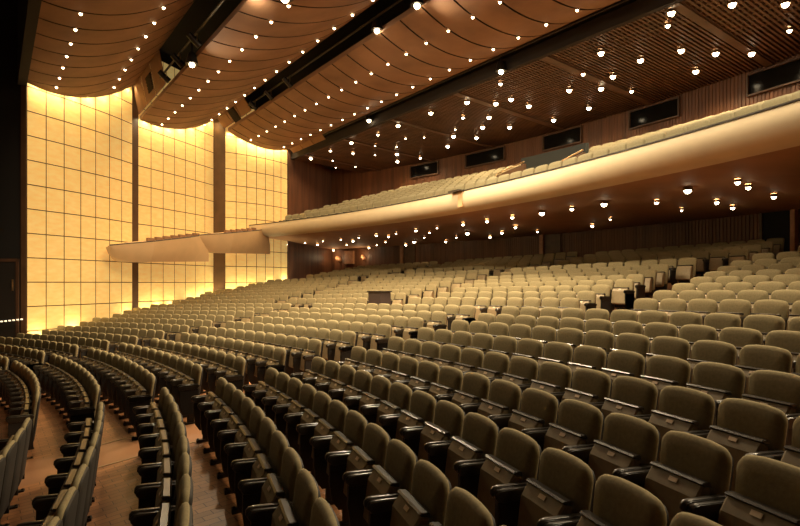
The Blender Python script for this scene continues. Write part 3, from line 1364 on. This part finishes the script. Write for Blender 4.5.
def lamp_mesh(r, hood, name, glow):
    a = MB()
    n = 14
    # ring: outer cylinder + inner lip
    prof = [(r * 1.35, 0.0), (r * 1.35, hood), (r * 1.0, hood), (r * 1.0, 0.015)]
    rows = [[(q * math.cos(2 * math.pi * i / n), q * math.sin(2 * math.pi * i / n), z) for q, z in prof] for i in range(n + 1)]
    a.strip(rows, 0, True)
    b = MB()
    prof = [(0.001, -r * 0.9), (r * 0.5, -r * 0.76), (r * 0.85, -r * 0.4), (r * 0.97, 0.02)]
    rows = [[(q * math.cos(2 * math.pi * i / n), q * math.sin(2 * math.pi * i / n), z) for q, z in prof] for i in range(n + 1)]
    b.strip(rows, 0, False)
    return a.mesh(name + '_housing', [M['trimring']], True), b.mesh(name + '_bulb', [glow], True)


LM = {'big': lamp_mesh(0.085, 0.09, 'big', M['lamp']), 'mid': lamp_mesh(0.058, 0.07, 'mid', M['lamp']),
      'small': lamp_mesh(0.036, 0.06, 'small', M['lamp']), 'band': lamp_mesh(0.040, 0.04, 'band', M['lampsmall'])}


def lamp(name, loc_, kind, label, cat, group, energy, angle=130, aim=(0, 0, -1)):
    r = empty(name, loc_)
    tag(r, label, cat, group)
    h, b = LM[kind]
    link('housing', h, r)
    link('bulb', b, r)
    if energy:
        spot(r, energy, (0, 0, -0.10), aim, angle)
    return r


# shells: two files of downlights, one pair at every seam
for b, nm in (('A', 'front ceiling shell'), ('B', 'middle ceiling shell'), ('C', 'rear ceiling shell')):
    x0, z0, x1, z1, s, ph, pt, fr = BANDS[b]
    for ci, u in enumerate(fr):
        xh = x0 + (x1 - x0) * u
        lst = []
        y = ph + pt * 20
        while y > -9:
            if y < wall_yh(xh) - 0.6:
                X, Y = W(xh, y)
                if Y > 2:
                    px, py = img(X, Y, ZC + band_z(b, u))
                    if -10 < px < 810 and -20 < py < 300:
                        lst.append((X, Y))
            y -= pt
        for q, (X, Y) in enumerate(lst):
            side = 'stage-side line' if ci == 0 else 'audience-side line'
            lamp('downlight', (X, Y, ZC + band_z(b, u) - 0.045), 'band',
                 'small recessed downlight, %s from the gold wall, %s, %s' % (ordw(q + 1), side, nm),
                 'downlight', 'downlights in the scalloped shells', P_BAND, 120)

# slatted ceiling lamps (px positions of the photo turned into points on the slatted plane)
c2 = [(150, 463, 2), (208, 440, 1), (215, 470, 0), (224, 490, 0), (282, 488, 0), (270, 416, 2), (275, 448, 1), (340, 425, 0), (340, 452, 0),
      (348, 392, 1), (404, 428, 0), (405, 450, 2), (406, 472, 2), (408, 365, 2), (430, 403, 0), (474, 462, 1), (485, 400, 0), (505, 327, 2),
      (555, 427, 2), (572, 397, 2), (577, 376, 0), (600, 341, 1), (612, 295, 3), (640, 401, 2), (658, 370, 2), (677, 340, 2), (697, 299, 2),
      (711, 240, 1), (738, 370, 2), (742, 286, 2), (795, 306, 2)]
c3 = [(70, 348, 2), (116, 259, 2), (157, 211, 1), (174, 312, 2), (210, 148, 2), (210, 254, 2), (245, 218, 2), (300, 262, 1),
      (327, 169, 2), (407, 66, 1), (418, 28, 3), (447, 140, 2), (490, 202, 3), (549, 149, 2), (655, 149, 2), (598, 2, 2), (755, 1, 2), (767, 80, 1)]
gl = [(260 + x / 2.956, y / 2.956, k) for x, y, k in c2] + [(530 + x / 2.956, y / 2.956, k) for x, y, k in c3]
pts = []
for px, py, k in gl:
    a, c = (px - 400) / F, (HOR - py) / F
    dx = a * XH[0] + XH[1]
    # z on the ray = z of the plane
    t = (DZ0 + DK * DX0 - DK * CAMH[0]) / (c + DK * dx)
    xh = CAMH[0] + dx * t
    pts.append((a * t, t, grille_z(xh), k, px))
pts.sort(key=lambda p: p[4])
for q, (X, Y, Z, k, px) in enumerate(pts):
    kind = ('small', 'mid', 'big', 'big')[k]
    lamp('ceiling_lamp', (X, Y, Z - 0.10), kind, '%s round lamp under the slatted ceiling, %s counting from the gold wall' % (
        ('small', 'medium', 'bright', 'very bright')[k], ordw(q + 1)), 'lamp', 'lamps under the slatted ceiling', P_GRILLE * (0.25, 0.6, 1, 2.2)[k], 150)

# soffit lamps
u1 = [(80, 215, 0), (97, 252, 0), (112, 240, 0), (133, 211, 0), (152, 225, 0), (170, 216, 1), (186, 206, 0), (217, 233, 1), (239, 201, 0), (256, 217, 0),
      (275, 205, 1), (292, 195, 0), (322, 226, 1), (344, 188, 2), (345, 217, 0), (371, 208, 0), (380, 192, 1), (402, 182, 0), (431, 217, 2),
      (456, 207, 3), (461, 173, 1), (486, 195, 0), (501, 180, 0), (523, 165, 0), (549, 207, 1), (580, 194, 0), (600, 154, 2), (613, 181, 3),
      (671, 145, 1), (680, 193, 1), (715, 180, 1), (746, 133, 1), (755, 163, 1)]
u2 = [(22, 177, 0), (35, 120, 3), (124, 107, 1), (184, 159, 1), (219, 92, 3), (237, 139, 0), (374, 87, 1), (448, 111, 0), (466, 51, 3), (552, 87, 1),
      (599, 103, 1), (614, 26, 2), (645, 42, 2), (721, 70, 1)]
ul = [(260 + x / 2.956, 170 + y / 2.956, k) for x, y, k in u1] + [(530 + x / 2.956, 170 + y / 2.956, k) for x, y, k in u2]


def soffit_z(r):
    return float(np.interp(r, [0.6, 3.0, 7.42], [2.36, 2.30, 2.12]))


pts = []
for px, py, k in ul:
    a, c = (px - 400) / F, (HOR - py) / F
    best = None
    for R in np.arange(RB + 0.7, RW - 0.25, 0.05):
        X, Y = ray_circle(px, R)
        e = abs(c * Y - soffit_z(R - RB))
        if best is None or e < best[0]:
            best = (e, X, Y, ZC + soffit_z(R - RB))
    pts.append((*best[1:], k, px))
pts.sort(key=lambda p: p[4])
for q, (X, Y, Z, k, px) in enumerate(pts):
    kind = ('small', 'mid', 'mid', 'big')[k]
    lamp('soffit_lamp', (X, Y, Z - 0.085), kind, '%s round lamp under the balcony, %s counting from the gold wall' % (
        ('small', 'medium', 'bright', 'very bright')[k], ordw(q + 1)), 'lamp', 'lamps under the balcony', P_SOFFIT * (0.5, 0.9, 1.5, 2)[k], 140)

# spotlights hung in the slots between the shells
for i, (px, py, gi, lab, e) in enumerate([
        (192, 65, 0, 'bright spotlight hung in the slot behind the front ceiling shell', 0.5),
        (285, -1, 0, 'glaring spotlight at the top edge in the slot behind the front shell', 1.6),
        (377, 31, 1, 'spotlight in the slot behind the middle shell, nearer the gold wall', 1.0),
        (417, 6, 1, 'spotlight in the slot behind the middle shell, higher in view', 1.0),
        (369, 121, 2, 'spotlight at the edge of the slatted ceiling close to the gold wall', 0.35),
        (501, 72, 2, 'spotlight at the edge of the slatted ceiling, middle of the row', 1.0)]):
    ya, x1, z1, x2, z2 = GAPS[gi]
    xh = x2 - 0.12 if gi < 2 else DX0 - 0.3
    a = (px - 400) / F
    # point on the line (xh) seen at px
    dx, dy = a * XH[0] + XH[1], a * YH[0] + YH[1]
    t = (xh - CAMH[0]) / dx
    X, Y, Z = a * t, t, ZC + (HOR - py) / F * t
    r = empty('spotlight', (X, Y, Z))
    tag(r, lab, 'spotlight', 'spotlights in the ceiling slots')
    link('bulb', LM['big'][1], r)
    mb = MB()
    mb.cyl(0, 0, 0.02, 0.34, 0.19, 0.11, 14)
    mb.build('can', [M['metal']], r, True)
    mb = MB()
    mb.box(-0.02, 0.02, -0.02, 0.02, 0.34, 0.9)
    mb.build('hanger', [M['metal']], r)
    tx, ty = W(35.5, 1.0 + 3.0 * (i % 3 - 1) + (2.5 if px < 300 else -2.0))
    spot(r, P_GAP * e, (0, 0, -0.12), (tx - X, ty - Y, ZC - 0.4 - Z), (150, 150, 75)[gi], 1.0, 0.06, (1.0, 0.80, 0.52))

# added floods out of view along the slots, evening the light on stalls and fascia
for i, (gi, yh) in enumerate(((1, -7.0), (1, -10.0), (1, -13.0), (0, 1.5), (0, -5.0), (2, -8.0), (2, -11.0))):
    ya, x1, z1, x2, z2 = GAPS[gi]
    xh = x2 - 0.12 if gi < 2 else DX0 - 0.3
    X, Y = W(xh, yh)
    Z = ZC + z2 + 0.05
    r = empty('spotlight', (X, Y, Z))
    tag(r, 'added unseen fill spotlight in a ceiling slot, %s of its line' % ordw(i + 1), 'spotlight', 'spotlights in the ceiling slots')
    link('bulb', LM['big'][1], r)
    mb = MB()
    mb.cyl(0, 0, 0.02, 0.34, 0.19, 0.11, 14)
    mb.build('can', [M['metal']], r, True)
    tx, ty = W(36.0, yh * 0.75 + (4 if gi == 0 else 0))
    spot(r, P_GAP * (0.62 if gi == 1 else 0.6), (0, 0, -0.12), (tx - X, ty - Y, ZC - 0.3 - Z), 150, 1.0, 0.06, (1.0, 0.80, 0.52))

# pipes and ducts in the slots
for gi, (ya, x1, z1, x2, z2) in enumerate(GAPS):
    xm = (x1 + x2) / 2
    mb = MB()
    pts = [(*W(x2 - 0.25, yh), ZC + z2 + 0.35) for yh in np.linspace(-12, ya - 0.2, 12)]
    mb.tube(pts, 0.035, 8)
    o = mb.build('lighting_pipe', [M['metal']])
    tag(o, ['lighting pipe along the slot behind the front shell', 'lighting pipe along the slot behind the middle shell',
            'lighting pipe along the slot beside the slatted ceiling'][gi], 'pipe', 'lighting pipes in the ceiling slots')
    for j, yh in enumerate((ya - 0.9, ya - 2.6, ya - 4.4) if gi < 2 else ()):
        X, Y = W(x2 - 0.25, yh)
        r = empty('stage_light', (X, Y, ZC + z2 + 0.33), YAW + math.pi)
        tag(r, '%s small unlit stage light on the pipe behind the %s shell' % (ordw(j + 1), ('front', 'middle', 'rear')[gi]), 'stage light', 'unlit stage lights on pipes')
        mb = MB()
        T = Matrix.Translation((0.05, 0, -0.16)) @ Matrix.Rotation(math.radians(50), 4, 'Y')
        mb.cyl(0, 0, -0.22, 0.2, 0.10, 0.085, 12, 0, T)
        mb.build('can', [M['metal']], r, True)
        mb = MB()
        mb.box(-0.01, 0.01, -0.12, -0.105, -0.2, 0.03)
        mb.box(-0.01, 0.01, 0.105, 0.12, -0.2, 0.03)
        mb.box(-0.015, 0.015, -0.12, 0.12, 0.02, 0.05)
        mb.build('yoke', [M['brassrail']], r)

# air grilles in the brown closure by the wall
for gi, off in ((0, 2.0), (1, 1.8)):
    ya, x1, z1, x2, z2 = GAPS[gi]
    u = 0.5
    X, Y = W(x1 + (x2 - x1) * u, ya + off)
    r = empty('air_grille', (X, Y, ZC + (z1 + z2) / 2 + 0.13), YAW)
    tag(r, ['dark air grille in the brown closure by the first gold bay', 'dark air grille in the brown closure by the second gold bay'][gi], 'grille', 'air grilles')
    mb = MB()
    sl = math.atan2((z2 + 0.22) - (z1 + 0.12), x2 - x1)
    T = Matrix.Rotation(-sl, 4, 'Y')
    for q in range(5):
        mb.box(-0.28 + 0.12 * q, -0.20 + 0.12 * q, -0.35, 0.35, -0.03, 0.03, 0, T)
    mb.box(-0.32, 0.36, -0.4, 0.4, 0.0, 0.02, 0, T)
    mb.build('louvre', [M['plenum']], r)

# wall washers: one above every column (hidden behind the shell edge), some on the floor
for bi, pts in enumerate(BAY):
    b = 'ABC'[bi]
    x0, x1 = BANDS[b][0], BANDS[b][2]
    for j in range(7):
        mx, my = (pts[j][0] + pts[j + 1][0]) / 2, (pts[j][1] + pts[j + 1][1]) / 2
        dx, dy = pts[j + 1][0] - pts[j][0], pts[j + 1][1] - pts[j][1]
        L = math.hypot(dx, dy)
        nx, ny = dy / L, -dx / L
        xh, _ = H(mx, my)
        u = min(1, max(0, (xh - x0) / (x1 - x0)))
        z = ZC + band_z(b, u) + 0.30
        r = empty('wall_washer', (mx + nx * 0.27, my + ny * 0.27, z))
        tag(r, 'wall washer above the %s column of the %s gold bay' % (ordw(j + 1), ('front', 'middle', 'rear')[bi]), 'wall washer', 'wall washers over the gold wall')
        mb = MB()
        mb.cyl(0, 0, 0.0, 0.14, 0.06, n=10)
        mb.build('housing', [M['trimring']], r)
        spot(r, P_WASH * (1.0, 1.1, 1.1)[bi], (0, 0, -0.03), (-nx * 0.22, -ny * 0.22, -1), 150, 0.9, 0.05, (1.0, 0.80, 0.45))
for bi, js in ((0, (0, 2, 5, 6)), (1, (0, 1, 2, 4, 5, 6)), (2, (0, 1, 2, 4, 6))):
    pts = BAY[bi]
    for j in js:
        mx, my = (pts[j][0] + pts[j + 1][0]) / 2, (pts[j][1] + pts[j + 1][1]) / 2
        dx, dy = pts[j + 1][0] - pts[j][0], pts[j + 1][1] - pts[j][1]
        L = math.hypot(dx, dy)
        nx, ny = dy / L, -dx / L
        x, y = mx + nx * 0.25, my + ny * 0.25
        # floor there, and just below the sight line over the seats
        R = math.hypot(x - CEN[0], y - CEN[1])
        k = min(range(len(RK)), key=lambda q: abs(RK[q] - R))
        z = floor_z(k, x) + 0.45
        r = empty('floor_washer', (x, y, floor_z(k, x)))
        tag(r, 'floor wall washer below the %s column of the %s gold bay' % (ordw(j + 1), ('front', 'middle', 'rear')[bi]), 'wall washer', 'floor washers under the gold wall')
        mb = MB()
        mb.cyl(0, 0, 0.0, 0.40, 0.05, n=10)
        mb.build('housing', [M['metal']], r)
        spot(r, P_FOOT, (0, 0, 0.46), (-nx * 0.3, -ny * 0.3, 1), 150, 0.9, 0.05, (1.0, 0.86, 0.5))

# line of step lights at the foot of the black stage wall
for q in range(6):
    X, Y = ray(1.5 + 4.0 * q, b0[0][1] - 0.42 - 0.035 * (5 - q))
    z = ZC + (HOR - (321.5 - 0.45 * q)) / F * Y
    mb = MB()
    mb.box(-0.026, 0.026, -0.03, 0.03, -0.022, 0.022, c=0.006)
    o = mb.build('step_light', [M['steplight']])
    o.location = (X, Y, z)
    tag(o, 'tiny white step light, %s along the line from the gold wall' % ordw(6 - q), 'step light', 'step lights by the stage wall')
